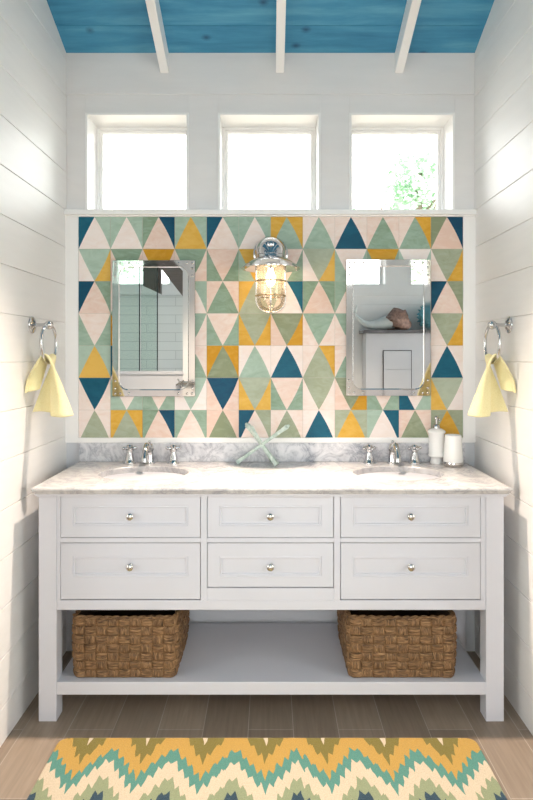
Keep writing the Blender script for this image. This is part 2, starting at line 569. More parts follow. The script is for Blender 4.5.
# ledge under the windows, trim round the tiles
m = MB().box(-XW, XW, -0.030, 0.0, 2.104, 2.128).box(-XW, XW, -0.018, 0.0, 2.0965, 2.104)
struct('trim_1', m, M['trim'], bevel=0.002)
struct('trim_2', MB().box(-XW, -0.9238, -0.016, 0, 1.010, 2.096), M['trim'], bevel=0.0015)
struct('trim_3', MB().box(0.9263, XW, -0.016, 0, 1.010, 2.096), M['trim'], bevel=0.0015)
struct('trim_4', MB().box(-0.9238, 0.9263, -0.020, 0, 1.010, 1.034), M['trim'], bevel=0.0015)

# windows of the back wall
def window(name, x0, x1, z0, z1, yf, d):
    """yf: wall face, d: +1 when outside is +y"""
    w_ = MB()
    t = 0.011
    a, b = yf - d * 0.006, yf + d * 0.165
    for (p, q, r_, s_) in ((x0, x0 + t, z0, z1), (x1 - t, x1, z0, z1), (x0 + t, x1 - t, z1 - t, z1), (x0 + t, x1 - t, z0, z0 + t)):
        w_.box(p, q, a, b, r_, s_)
    o = w_.build(name, M['trim'], bevel=0.0015, kind='structure')
    def ringf(i0, i1, ya, yb, nm):
        k = MB()
        X0, X1, Z0, Z1 = x0 + i0, x1 - i0, z0 + i0, z1 - i0
        g = i1 - i0
        for (p, q, r_, s_) in ((X0, X0 + g, Z0, Z1), (X1 - g, X1, Z0, Z1), (X0 + g, X1 - g, Z1 - g, Z1), (X0 + g, X1 - g, Z0, Z0 + g)):
            k.box(p, q, ya, yb, r_, s_)
        return k.build(nm, M['trim'], o, bevel=0.002)
    ringf(t, 0.024, yf + d * 0.145, yf + d * 0.19, 'window_frame')
    s = ringf(0.024, 0.038, yf + d * 0.155, yf + d * 0.182, 'window_sash')
    MB().box(x0 + 0.036, x1 - 0.036, yf + d * 0.166, yf + d * 0.171, z0 + 0.036, z1 - 0.036).build('window_pane', M['window_glass'], o)
    return o
for i, wn in enumerate(BACK_WIN):
    window('window_%d' % (i + 1), wn[0], wn[1], wn[2] - 0.067, wn[3], 0.0, 1)

# ceiling: planks running across, front slope and the far slope behind the camera
def slope_boards(m, ya, yb, xa=-XS - .2, xb=XS + .2, thick=0.05):
    n = max(1, round(abs(yb - ya) / 0.131))
    for i in range(n):
        p, q = ya + (yb - ya) * i / n, ya + (yb - ya) * (i + 1) / n
        g = 0.0026 if p > q else -0.0026
        vs = []
        for y, c in ((p, -g), (q, g)):
            for x in (xa, xb):
                vs += [(x, y + c, zc(y)), (x, y, zc(y) + 0.012), (x, y, zc(y) + thick)]
        # outer face, back, the shiplap lip closes the gap between boards
        m.add(vs, [(0, 3, 9, 6), (2, 8, 11, 5), (0, 1, 4, 3), (1, 2, 5, 4), (6, 9, 10, 7), (7, 10, 11, 8), (0, 6, 7, 1), (1, 7, 8, 2), (3, 4, 10, 9), (4, 5, 11, 10)])
m = MB()
slope_boards(m, 0.0, YR)
slope_boards(m, YB, YR)
for ya, yb in ((0.0, 0.2), (YB - 0.2, YB)):
    m.box(-XS - .2, XS + .2, ya, yb, ZC, ZC + 0.05)
struct('ceiling', m, M['ceiling'])
def beam(x, w_=0.040, depth=0.098):
    k = MB()
    for ya, yb in ((0.0, YR), (YB, YR)):
        vs = []
        for y in (ya, yb):
            for xx in (x - w_ / 2, x + w_ / 2):
                vs += [(xx, y, zc(y)), (xx, y, zc(y) - depth)]
        k.add(vs, [(0, 2, 6, 4), (1, 5, 7, 3), (0, 1, 3, 2), (4, 6, 7, 5), (0, 4, 5, 1), (2, 3, 7, 6)])
    struct('ceiling_beam', k, M['trim'], bevel=0.002)
for x in (-1.66, -1.085, -0.511, 0.046, 0.620, 1.19, 1.76):
    beam(x)

# room behind the camera (partly seen in the mirrors)
for name, sgn in (('wall_alcove_left', -1), ('wall_alcove_right', 1)):
    m = MB()
    m.box(sgn * (XW + 0.10), sgn * XS, YJ, YJ + 0.10, 0, 3.40)
    struct(name, m, M['wall'])
y0, y1, z0, z1 = FILL_SIDE_WIN
for name, sgn in (('wall_far_left', -1), ('wall_far_right', 1)):
    m = MB()
    a, b = sgn * XS, sgn * (XS + 0.14)
    m.box(a, b, YB, y0, 0, 3.6).box(a, b, y1, YJ + 0.1, 0, 3.6).box(a, b, y0, y1, 0, z0).box(a, b, y0, y1, z1, 3.6)
    struct(name, m, M['wall'])
    k = MB()
    c = sgn * (XS + 0.06); e = sgn * (XS + 0.10)
    for (p, q, r_, s_) in ((y0, y0 + .05, z0, z1), (y1 - .05, y1, z0, z1), (y0 + .05, y1 - .05, z0, z0 + .05), (y0 + .05, y1 - .05, z1 - .05, z1), ((y0 + y1) / 2 - .025, (y0 + y1) / 2 + .025, z0 + .05, z1 - .05)):
        k.box(c, e, p, q, r_, s_)
    o = struct('window_%d' % (4 if sgn < 0 else 5), k, M['trim'], bevel=0.002)  # unseen windows, added to light the room from the sides
    MB().box(sgn * (XS + .078), sgn * (XS + .083), y0 + .04, y1 - .04, z0 + .04, z1 - .04).build('window_pane', M['window_glass'], o)
m = MB()
xs = [-XS] + [v for wn in REAR_WIN for v in wn[:2]] + [XS]
zlo, zhi = REAR_WIN[0][2], REAR_WIN[0][3]
for i in range(0, len(xs), 2):
    m.box(xs[i], xs[i + 1], YB, YB - 0.20, zlo, zhi)
m.box(-XS, XS, YB, YB - 0.20, zhi, ZC + 0.03)
for xa, xb in ((-XS, FILL_DOOR[0]), (FILL_DOOR[1], XS)):
    shiplap(m, 'Y', YB, -0.018, xa, xb, zlo - 0.10)
    m.box(xa, xb, YB - 0.018, YB - 0.20, 0, zlo - 0.10)
m.box(-XS, XS, YB + 0.012, YB - 0.20, zlo - 0.10, zlo)
struct('wall_rear', m, M['trim'])
k = MB()
dx0, dx1, dz1 = FILL_DOOR
ya, yb_ = YB - 0.10, YB - 0.14
xm_ = (dx0 + dx1) / 2
for p, q, r_, s_ in ((dx0, dx0 + .06, 0.003, dz1), (dx1 - .06, dx1, 0.003, dz1), (xm_ - .05, xm_ + .05, 0.003, dz1), (dx0, dx1, dz1 - .06, dz1), (dx0, dx1, 0.003, 0.12)):
    k.box(p, q, ya, yb_, r_, s_)
o = struct('added_door_1', k, M['trim'])  # added door, never in view, lets in low frontal daylight
for p, q in ((dx0 + .05, xm_ - .04), (xm_ + .04, dx1 - .05)):
    MB().box(p, q, YB - .117, YB - .123, .11, dz1 - .05).build('door_pane', M['window_glass'], o)
for i, wn in enumerate(REAR_WIN):
    window('window_%d' % (i + 6), *wn, YB, -1)
struct('ground_outside', MB().box(-14, 14, -16, YB - 0.4, -0.4, -0.35).box(-14, 14, 0.4, 14, -0.4, -0.35), M['ground'])

# ------------------------------------------------------------------ tile panel
PAT = [
    "TWS SWS SWT SYS TWS SWS YSY WSW WTW WSW WSY GWT",
    "WSY WSW WYW WSW SWS SYS SWS WGY SWS SYS SWS WGY",
    "TWS WSW SWS SWS WSW YGW SWT SWS SWS WSW SWS TWG",
    "SWS YSW SWS WSW SWS YGY WGY WSW WSW SWS WSW WGY",
    "SYS TWS WSW WSW YGY WSW WTW WGY WSW SWS WSW WTW",
    "WTW SWS SWS WSW WTW YGY SWS WGW WGY SWS TWS YGW",
    "WGW YGY SWT SWS WGW TWG WGW WTW GYG SWT WGW GYG"]
TX0, TX1, TZ1, TZ0 = -0.9235, 0.9260, 2.096, 1.034
PIT = (TX1 - TX0) / 12
PZ = 0.1549
TY = -0.012
keys = ['W', 'S', 'G', 'Y', 'T', 'B']
m = MB()
m.box(TX0, TX1, -0.0095, -0.0006, TZ0, TZ1, 5)
g = 0.0006
for r in range(7):
    zt_ = TZ1 - r * PZ
    zb_ = zt_ - PZ
    up = r % 2 == 0
    zclip = max(zb_, TZ0)
    for c, tri in enumerate(PAT[r].split()):
        x0, x1 = TX0 + c * PIT + g, TX0 + (c + 1) * PIT - g
        a, b = zt_ - g, zb_ + g                         # top, bottom
        ap, fo = (a, b) if up else (b, a)               # apex end, foot end
        xm = (x0 + x1) / 2
        N = 8
        def side(xf, bow):
            pts = []
            for i in range(N + 1):
                t_ = i / N
                x = xm + (xf - xm) * t_ + bow * sin(pi * t_) * (1 if xf > xm else -1)
                pts.append((x, ap + (fo - ap) * t_))
            return pts
        L, R = side(x0, 0.0015), side(x1, 0.0055)
        def poly(pts, key):
            out = []
            for i in range(len(pts)):                   # clip the bottom row at the trim
                p, q = pts[i], pts[(i + 1) % len(pts)]
                if p[1] >= zclip - 1e-7: out.append(p)
                if (p[1] - zclip) * (q[1] - zclip) < -1e-12:
                    t_ = (zclip - p[1]) / (q[1] - p[1])
                    out.append((p[0] + (q[0] - p[0]) * t_, zclip))
            if len(out) > 2:
                m.add([(x, TY, z) for x, z in out], [tuple(range(len(out)))], keys.index(key))
        poly(L + R[::-1][:-1], tri[1])
        poly(L + [(x0, ap)], tri[0])
        poly(R + [(x1, ap)], tri[2])
        bb = max(b, zclip)
        m.add([(x0, TY, a), (x1, TY, a), (x1, TY, bb), (x0, TY, bb), (x0, -.009, a), (x1, -.009, a), (x1, -.009, bb), (x0, -.009, bb)],
              [(0, 1, 5, 4), (1, 2, 6, 5), (2, 3, 7, 6), (3, 0, 4, 7)], 5)
me_o = None
def build_tiles():
    me = bpy.data.meshes.new('tile_panel')
    org = Vector((TX0, 0, TZ1 - 7 * PZ))
    me.from_pydata([p - org for p in m.v], [], m.f)
    for k in keys: me.materials.append(TILE_M[k])
    for p, i in zip(me.polygons, m.m): p.material_index = i
    me.update()
    for p in me.polygons:                               # face the room
        pass
    bm = bmesh.new(); bm.from_mesh(me)
    for f in bm.faces:
        if abs(f.normal.y) > 0.9 and f.calc_center_median().y < -0.0118 and f.normal.y > 0: f.normal_flip()
    bm.to_mesh(me); bm.free()
    o = bpy.data.objects.new('tile_panel', me)
    COL.objects.link(o); o.location = org
    return tag(o, 'geometric triangle-patterned wood tile panel on the wall above the vanity', 'tile panel')
build_tiles()

# ------------------------------------------------------------------ vanity
ZT = 0.919                                              # counter top
VY0, VY1 = -0.532, -0.030                               # front and back of the body
VX0, VX1 = -0.906, 0.912
S_ = 256.0
def vx(px): return (px - CX) / S_
def vz(py): return CAM_Z - (py - CY) / S_
van = thing('vanity', (0.003, -0.28, 0), 'long white six-drawer double vanity with an open lower shelf', 'vanity')
LW = 0.070
ZB = 0.892                                              # under the stone
for x in (VX0, VX1 - LW):
    for y in (VY0, VY1 - 0.06):
        MB().box(x, x + LW, y, y + (0.065 if y == VY0 else 0.06), 0, ZB - 0.014).build('leg', M['vanity'], van, bevel=0.002)
YF = VY0 + 0.004                                        # face of frame and drawers
cols = [(vx(60), vx(200.5)), (vx(206.8), vx(334)), (vx(340.5), vx(481))]
rows = [(vz(494.6), vz(538.3)), (vz(543), vz(600.2))]
xl, xr = VX0 + LW, VX1 - LW
zr0, zr1 = vz(610.5), vz(600.8)
fr = MB()
GAP = 0.0024
fr.box(xl, xr, YF, YF + 0.022, zr0, zr1)                # bottom rail
fr.box(xl, xr, YF, YF + 0.022, vz(494.4), ZB - 0.012)   # top rail
for a, b in ((xl, cols[0][0]), (cols[0][1], cols[1][0]), (cols[1][1], cols[2][0]), (cols[2][1], xr)):
    fr.box(a, b, YF, YF + 0.022, zr1, vz(494.4))
for a, b in cols:
    fr.box(a, b, YF, YF + 0.022, rows[1][0], rows[0][1])
fr.box(cols[1][0], cols[1][1], YF, YF + 0.022, zr1, vz(588.5))
fr.build('face_frame', M['vanity'], van, bevel=0.0012, seg=1)
cs = MB()
cs.box(xl, xr, VY1 - 0.016, VY1, zr0, ZB - 0.012)       # back
cs.box(VX0 + 0.008, VX0 + 0.026, VY0 + 0.066, VY1 - 0.061, zr0, ZB - 0.014)
cs.box(VX1 - 0.026, VX1 - 0.008, VY0 + 0.066, VY1 - 0.061, zr0, ZB - 0.014)
cs.build('side_panel', M['vanity'], van, bevel=0.001, seg=1)
MB().box(xl, xr, YF + 0.023, VY1 - 0.017, zr0 + 0.004, zr0 + 0.02).build('case_bottom', M['vanity'], van)
MB().box(VX0 - 0.006, VX1 + 0.006, VY0 - 0.008, VY1, ZB - 0.013, ZB - 0.0005).box(VX0 - 0.012, VX1 + 0.012, VY0 - 0.014, VY1, ZB - 0.006, ZB).build('top_moulding', M['vanity'], van, bevel=0.002)
# lower shelf
MB().box(xl - 0.004, xr + 0.004, VY0 + 0.004, VY1 - 0.005, vz(695.5), vz(682.6)).build('shelf', M['vanity'], van, bevel=0.002)

def drawer(x0, x1, zt_, zb_, ptop, pbot):
    """slab with a moulded, sunken panel; ptop/pbot: panel edges"""
    x0 += GAP; x1 -= GAP; zt_ -= GAP; zb_ += GAP
    bx = 0.046
    k = MB()
    yf = YF + 0.0005
    steps = [(0.0, yf), (0.0, yf)]
    loops = []
    def rect(a, b, c, d, y): return [(a, y, c), (b, y, c), (b, y, d), (a, y, d)]
    P0 = (x0 + bx, x1 - bx, pbot, ptop)
    def inset(i, y): return rect(P0[0] + i, P0[1] - i, P0[2] + i, P0[3] - i, y)
    loops = [rect(x0, x1, zb_, zt_, yf + 0.02), rect(x0, x1, zb_, zt_, yf), inset(0, yf), inset(0.0015, yf + 0.003),
             inset(0.006, yf + 0.0015), inset(0.0085, yf + 0.002), inset(0.0105, yf + 0.0065)]
    vs = [p for lp in loops for p in lp]
    fs = [(3, 2, 1, 0)]
    for i in range(len(loops) - 1):
        for j in range(4):
            l = (j + 1) % 4
            fs.append((i * 4 + j, i * 4 + l, i * 4 + 4 + l, i * 4 + 4 + j))
    e = (len(loops) - 1) * 4
    fs.append((e, e + 1, e + 2, e + 3))
    k.add(vs, fs)
    d = k.build('drawer', M['vanity'], van)
    # drawer box behind the front, coloured dark for the shade in the gaps
    if zb_ < 0.6 or abs((x0 + x1) / 2) < 0.3: MB().box(x0 + 0.012, x1 - 0.012, yf + 0.021, VY1 - 0.06, zb_ + 0.008, zt_ - 0.02).build('drawer_box', M['dark'], d)
    zc_, xc = (ptop + pbot) / 2, (x0 + x1) / 2
    MB().lathe([(0.0085, 0), (0.0085, 0.002), (0.0045, 0.004), (0.0045, 0.013), (0.011, 0.017), (0.0138, 0.021), (0.0135, 0.025), (0.009, 0.029), (0, 0.030)],
               (xc, yf + 0.0065, zc_), 24, 'Y').build('knob', M['nickel'], d, smooth=40)
for c, (a, b) in enumerate(cols):
    drawer(a, b, rows[0][0], rows[0][1], vz(506), vz(526.5))
    drawer(a, b, rows[1][0], vz(588) if c == 1 else rows[1][1], vz(556.6), vz(576.8))

# ------------------------------------------------------------------ countertop with two oval cut-outs
CX0, CX1, CYF, CYB = -0.925, 0.934, -0.559, -0.001
SINKS = [(-0.552, -0.272), (0.556, -0.272)]
RA, RB = 0.196, 0.150
def countertop():
    bm = bmesh.new()
    def loop(pts, z):
        vs = [bm.verts.new((x, y, z)) for x, y in pts]
        return vs
    def rect(i): return [(CX0 + i, CYF + i), (CX1 - i, CYF + i), (CX1 - i, CYB), (CX0 + i, CYB)]
    prof = [(0.006, ZT), (0.0025, ZT - 0.002), (0.0, ZT - 0.0065), (0.0, ZT - 0.011), (0.004, ZT - 0.0155), (0.0045, ZT - 0.019), (0.010, ZT - 0.024), (0.011, ZB)]
    L = [loop(rect(i), z) for i, z in prof]
    for A, B in zip(L, L[1:]):
        for j in range(4):
            l = (j + 1) % 4
            bm.faces.new((A[j], A[l], B[l], B[j]))
    N = 64
    tops, bots = [], []
    for cx, cy in SINKS:
        el = [(cx + RA * cos(2 * pi * i / N), cy + RB * sin(2 * pi * i / N)) for i in range(N)]
        a = loop(el, ZT)
        el2 = [(cx + (RA - .003) * cos(2 * pi * i / N), cy + (RB - .003) * sin(2 * pi * i / N)) for i in range(N)]
        a2 = loop(el2, ZT - 0.003)
        b = loop(el2, ZB)
        for A, B in ((a, a2), (a2, b)):
            for i in range(N):
                j = (i + 1) % N
                bm.faces.new((A[j], A[i], B[i], B[j]))
        tops.append(a); bots.append(b)
    def fill(outer, inners):
        es = []
        for lp in [outer] + inners:
            for i in range(len(lp)):
                e = bm.edges.get((lp[i], lp[(i + 1) % len(lp)]))
                es.append(e)
        bmesh.ops.triangle_fill(bm, use_beauty=True, use_dissolve=False, edges=es)
    fill(L[0], tops); fill(L[-1], bots)
    bmesh.ops.recalc_face_normals(bm, faces=bm.faces)
    me = bpy.data.meshes.new('countertop')
    bm.to_mesh(me); bm.free()
    me.materials.append(M['marble'])
    o = bpy.data.objects.new('countertop', me)
    COL.objects.link(o)
    return tag(o, 'white marble countertop with grey veins and two oval sink cut-outs', 'countertop')
countertop()
tag(MB().box(-0.917, 0.934, -0.021, -0.0005, ZT + 0.0003, 1.0095).build('backsplash', M['marble_splash'], at=(0, 0, ZT), bevel=0.0015),
    'low grey-veined marble backsplash strip under the tiles', 'backsplash')

for i, (cx, cy) in enumerate(SINKS):
    t = thing('sink', (cx, cy, ZB - 0.155), 'oval white undermount sink at the %s' % ('left end of the marble counter' if i == 0 else 'right end of the counter, near the soap dispenser'), 'sink', 'undermount sinks')
    n = 14
    pr = [(0.150 * 0 + 0.022, -0.148)]
    inner = []
    for k in range(n + 1):
        a = k / n
        inner.append((0.022 + (RA + 0.006 - 0.022) * sin(a * pi / 2) ** 0.75, -0.148 + 0.148 * (1 - cos(a * pi / 2))))
    outer = [(RA + 0.025, 0.0), (RA + 0.025, -0.010)] + [(r + 0.012, h - 0.012) for r, h in inner[::-1][3:]] + [(0, -0.158)]
    MB().lathe([(0.0, -0.148)] + inner + outer, (cx, cy, ZB - 0.0008), 56, sy=RB / RA).build('basin', M['ceramic'], t, smooth=45)
    MB().lathe([(0, 0.003), (0.012, 0.003), (0.018, 0.0045), (0.021, 0.003), (0.021, 0.0)], (cx, cy, ZB - 0.1485), 24).build('drain', M['chrome'], t, smooth=40)

# ------------------------------------------------------------------ faucets
def faucet(xc, label, hx):
    y = -0.062
    t = thing('faucet', (xc, y, ZT), label, 'faucet', 'widespread chrome faucets')
    k = MB()
    k.lathe([(0, 0), (0.027, 0), (0.027, 0.005), (0.021, 0.009), (0.020, 0.020), (0.0175, 0.042), (0.0165, 0.058), (0.0205, 0.064), (0.021, 0.070), (0.017, 0.076), (0.0165, 0.086), (0.012, 0.093), (0.0, 0.097)], (xc, y, ZT), 24)
    pts = []
    for i in range(13):
        a = i / 12
        yy = y - 0.006 - 0.105 * a
        zz = ZT + 0.064 + 0.034 * sin(pi * min(1, a * 0.95)) - 0.016 * a * a
        pts.append((xc, yy, zz))
    pts.append((xc, pts[-1][1] - 0.006, pts[-1][2] - 0.010)); pts.append((xc, pts[-1][1] - 0.001, pts[-1][2] - 0.014))
    k.tube(pts, [0.0150] * 3 + [0.0140] * 5 + [0.0130] * 5 + [0.0135, 0.0145], 16)
    k.ball((xc, y, ZT + 0.102), 0.007)
    k.build('spout', M['chrome'], t, smooth=50)
    for sx_ in hx:
        h = MB()
        x = xc + sx_
        h.lathe([(0, 0), (0.029, 0), (0.029, 0.006), (0.024, 0.011), (0.021, 0.024), (0.0155, 0.044), (0.0135, 0.054), (0.018, 0.058), (0.018, 0.065), (0.013, 0.069), (0.013, 0.078), (0.0155, 0.082), (0.012, 0.089), (0, 0.091)], (x, y, ZT), 24)
        a0 = 0.35 if sx_ < 0 else 0.2
        hd = h.build('handle', M['chrome'], t, smooth=40)
        c = MB()
        for q in range(4):
            a = a0 + q * pi / 2
            d = Vector((cos(a), sin(a), 0))
            c0 = Vector((x, y, ZT + 0.073))
            c.tube([c0 + d * 0.007, c0 + d * 0.016, c0 + d * 0.025], [0.0064, 0.0054, 0.0064], 10)
            c.ball(c0 + d * 0.0285, 0.0080, 12, 6)
        c.build('cross_lever', M['chrome'], hd, smooth=50)
faucet(-0.571, 'chrome cross-handle faucet set behind the left sink', (-0.094, 0.112))
faucet(0.577, 'chrome cross-handle faucet set behind the right sink', (-0.110, 0.104))

# ------------------------------------------------------------------ soap dispenser, tumbler, sculpture
t = thing('soap_dispenser', (0.7875, -0.050, ZT), 'tall white ceramic soap dispenser with a chrome pump', 'soap dispenser')
MB().lathe([(0, 0), (0.030, 0), (0.031, 0.003), (0.030, 0.008), (0.0275, 0.012), (0.0275, 0.024), (0.031, 0.029), (0.039, 0.033), (0.0405, 0.037), (0.039, 0.041), (0.0365, 0.044), (0.0365, 0.138), (0.0385, 0.142),
            (0.0415, 0.146), (0.0415, 0.151), (0.038, 0.156), (0.026, 0.163), (0.016, 0.166), (0.0, 0.166)], (0.7875, -0.050, ZT), 40).build('bottle', M['ceramic'], t, smooth=40)
pm = MB().lathe([(0, 0.1655), (0.0165, 0.1655), (0.0165, 0.178), (0.0125, 0.182), (0.006, 0.184), (0.006, 0.206), (0.0095, 0.208), (0.0095, 0.218), (0.006, 0.223), (0, 0.224)], (0.7875, -0.050, ZT), 20)
pm.tube([(0.7875, -0.052, ZT + 0.213), (0.7875, -0.073, ZT + 0.216), (0.7875, -0.094, ZT + 0.211), (0.7875, -0.099, ZT + 0.204)], [0.0055, 0.005, 0.0045, 0.004], 10)
pm.build('pump', M['chrome'], t, smooth=50)
t = thing('tumbler', (0.845, -0.1185, ZT), 'white tapered bathroom tumbler with a metal base ring', 'tumbler')
MB().lathe([(0, 0.0205), (0.0445, 0.0205), (0.0447, 0.03), (0.0425, 0.06), (0.0395, 0.10), (0.0375, 0.13), (0.0372, 0.140), (0.0362, 0.1425), (0.0345, 0.140), (0.0355, 0.12), (0.040, 0.04), (0.038, 0.026), (0, 0.024)], (0.845, -0.1185, ZT), 40).build('cup', M['ceramic'], t, smooth=40)
MB().lathe([(0, 0), (0.043, 0), (0.0455, 0.003), (0.0455, 0.016), (0.044, 0.0203), (0, 0.0203)], (0.845, -0.1185, ZT), 40).build('base_ring', M['nickel'], t, smooth=40)

t = thing('jack_sculpture', (-0.04, -0.085, ZT), 'pale verdigris sculpture of crossed sticks standing on the counter', 'sculpture')
C0 = Vector((-0.040, -0.085, 1.012))
for foot in ((0.030, -0.123), (-0.158, -0.067), (0.012, -0.040)):
    f = Vector((foot[0], foot[1], ZT + 0.006))
    d = f - C0
    k = MB()
    pts, rr = [], []
    for i in range(9):
        a = 1 - i / 4
        pts.append(C0 + d * a)
        rr.append(0.0102 + 0.0050 * abs(a) ** 3)
    k.tube(pts, rr, 4, square=True)
    e = C0 - d
    k.tube([e - d.normalized() * -0.001, e - d.normalized() * 0.012], [0.0125, 0.006], 4, square=True)
    k.build('stick', M['verdigris'], t, bevel=0.0015)
    if foot[0] == -0.158: pass

# ------------------------------------------------------------------ mirrors
def mirror(px0, px1, py0, py1, label):
    yb, yf = TY - 0.0005, -0.034
    s = F / (yf - CAM_Y)
    x0, x1 = (px0 - CX) / s, (px1 - CX) / s
    z1_, z0_ = CAM_Z + (CY - py0) / s, CAM_Z + (CY - py1) / s
    t = thing('wall_mirror', ((x0 + x1) / 2, yb, z0_), label, 'mirror', 'riveted metal-framed mirrors')
    def rr(a, b, c, d, r, n=8):
        pts = []
        for (cx, cz, st) in ((b - r, d - r, 0), (a + r, d - r, 90), (a + r, c + r, 180), (b - r, c + r, 270)):
            for i in range(n + 1):
                an = radians(st + 90 * i / n)
                pts.append((cx + r * cos(an), cz + r * sin(an)))
        return pts
    bw = 0.030
    O = rr(x0, x1, z0_, z1_, 0.004)
    I = rr(x0 + bw, x1 - bw, z0_ + bw, z1_ - bw, 0.045)
    I2 = rr(x0 + bw + 0.004, x1 - bw - 0.004, z0_ + bw + 0.004, z1_ - bw - 0.004, 0.041)
    N = len(O)
    k = MB()
    lay = [(O, yb), (O, yf + 0.001), (rr(x0 + .001, x1 - .001, z0_ + .001, z1_ - .001, .004), yf), (I, yf), (I2, yf + 0.0035), (I2, yb)]
    vs = [(x, y, z) for P, y in lay for x, z in P]
    fs = []
    nl = len(lay)
    for i in range(nl):
        j = (i + 1) % nl
        for q in range(N):
            l = (q + 1) % N
            fs.append((i * N + q, i * N + l, j * N + l, j * N + q))
    k.add(vs, fs)
    fr_ = k.build('frame', M['plate'], t, smooth=30)
    G = MB()
    G.add([(x, yf + 0.005, z) for x, z in I2] + [(x, yf + 0.009, z) for x, z in I2], [tuple(range(N)), tuple(range(2 * N - 1, N - 1, -1))] + [(q, (q + 1) % N, N + (q + 1) % N, N + q) for q in range(N)])
    G.build('mirror_glass', M['mirror'], t)
    # rivets by the corners, and joint lines of the corner plates
    for sx_, xe in ((1, x0), (-1, x1)):
        for sz_, ze in ((1, z0_), (-1, z1_)):
            for (dx, dz) in ((0.014, 0.014), (0.014, 0.038), (0.014, 0.074), (0.038, 0.014), (0.080, 0.014)):
                MB().lathe([(0.0058, 0), (0.0058, 0.001), (0.0045, 0.0025), (0, 0.0034)], (xe + sx_ * dx, yf + 0.0003, ze + sz_ * dz), 12, 'Y').build('rivet', M['nickel'], fr_, smooth=50)
mirror(112.2, 195.0, 260.3, 396.5, 'riveted metal-framed mirror left of the wall lamp, reflecting the glass shower')
mirror(346.2, 430.8, 259.5, 395.8, 'riveted metal-framed mirror right of the wall lamp, reflecting a fish-tail sculpture')

# ------------------------------------------------------------------ wall lamp
def wall_lamp():
    y = -0.150
    s = F / (y - CAM_Y)
    def z(py): return CAM_Z + (CY - py) / s
    x = 0.001
    zb = z(268.5)
    t = thing('wall_lamp', (x, TY, z(252)), 'chrome ship-style caged wall lamp glowing between the mirrors', 'lamp')
    k = MB()
    k.lathe([(0.0, 0.0), (0.084, 0.0), (0.084, 0.010), (0.079, 0.014), (0.0, 0.014)], (x, TY - 0.0005, z(252) + 0.012), 40, 'Y')
    k.build('back_plate', M['chrome'], t, smooth=40)
    e = MB()
    R = 0.0735
    z0_ = z(252) + 0.012
    pts, rad = [], []
    pts.append((x, TY - 0.012, z0_)); rad.append(R)
    pts.append((x, TY - 0.055, z0_)); rad.append(R)
    zc_, yc = z0_ - 0.055, TY - 0.075
    for i in range(0, 9):
        a = i / 8 * pi / 2
        pts.append((x, yc - 0.060 * sin(a), zc_ + 0.055 * cos(a))); rad.append(R - 0.008 * i / 8)
    e.tube(pts, rad, 36)
    # a small bolt boss on the elbow
    e.lathe([(0.016, 0), (0.016, 0.006), (0.011, 0.010), (0.0, 0.012)], (x, y - 0.040, z(246)), 20, 'Y')
    for sx_ in (-1, 1):
        e.ball((x + sx_ * 0.066, TY - 0.045, z(256)), 0.012, 14, 8)
    e.build('elbow', M['chrome'], t, smooth=50)
    c = MB()
    zt = z(257.5)
    c.lathe([(0.0, zt + 0.024), (0.050, zt + 0.024), (0.062, zt + 0.020), (0.064, zt + 0.012), (0.056, zt + 0.006), (0.060, zt + 0.0), (0.066, zt - 0.004), (0.085, zt - 0.012), (0.108, zt - 0.026),
             (0.127, zb + 0.006), (0.1345, zb), (0.1345, zb - 0.003), (0.131, zb - 0.003), (0.105, zt - 0.031), (0.084, zt - 0.017), (0.062, zt - 0.011), (0.0, zt - 0.012)], (x, y, 0), 56)
    c.build('lamp_shade', M['chrome'], t, smooth=40)
    gz1, gz0 = zt - 0.014, z(312.5)
    h = MB()
    rg = 0.0615
    prof = [(rg - 0.006, gz1), (rg, gz1 - 0.02), (rg, gz0 + 0.055)]
    for i in range(1, 9):
        a = i / 8 * pi / 2
        prof.append((rg * cos(a), gz0 + 0.055 - 0.052 * sin(a)))
    prof[-1] = (0, gz0 + 0.003)
    h.lathe(prof, (x, y, 0), 40)
    h.build('glass_globe', M['globe'], t, smooth=50)
    g_ = MB()
    rc = 0.0665
    for q in range(4):
        a = pi / 2 * q - pi / 2
        pts = [(x + rc * cos(a), y + rc * sin(a), gz1 - 0.002), (x + rc * cos(a), y + rc * sin(a), gz0 + 0.055)]
        for i in range(1, 9):
            b = i / 8 * pi / 2
            pts.append((x + rc * cos(b) * cos(a), y + rc * cos(b) * sin(a), gz0 + 0.055 - 0.055 * sin(b)))
        g_.tube(pts, 0.0038, 8)
    g_.ball((x, y, gz0), 0.007, 12, 6)
    g_.lathe([(0.060, gz1 - 0.004), (0.072, gz1 - 0.004), (0.072, gz1 - 0.014), (0.060, gz1 - 0.014)], (x, y, 0), 40)
    cg = g_.build('cage', M['nickel'], t, smooth=50)
    for zz in (z(281.5), z(296)):
        MB().tube([(x + (rc + .001) * cos(2 * pi * i / 40), y + (rc + .001) * sin(2 * pi * i / 40), zz) for i in range(40)], 0.0040, 8, closed=True).build('hoop', M['brass'], cg, smooth=50)
    b = MB()
    b.lathe([(0, gz1), (0.014, gz1), (0.014, gz1 - 0.035), (0.010, gz1 - 0.036), (0, gz1 - 0.036)], (x, y, 0), 20)
    b.build('socket', M['ceramic'], t, smooth=40)
    zb1 = gz1 - 0.036
    MB().lathe([(0.010, zb1), (0.013, zb1 - 0.012), (0.020, zb1 - 0.034), (0.022, zb1 - 0.050), (0.019, zb1 - 0.066), (0.010, zb1 - 0.077), (0, zb1 - 0.080)], (x, y, 0), 24).build('bulb', M['bulb'], t, smooth=60)
wall_lamp()

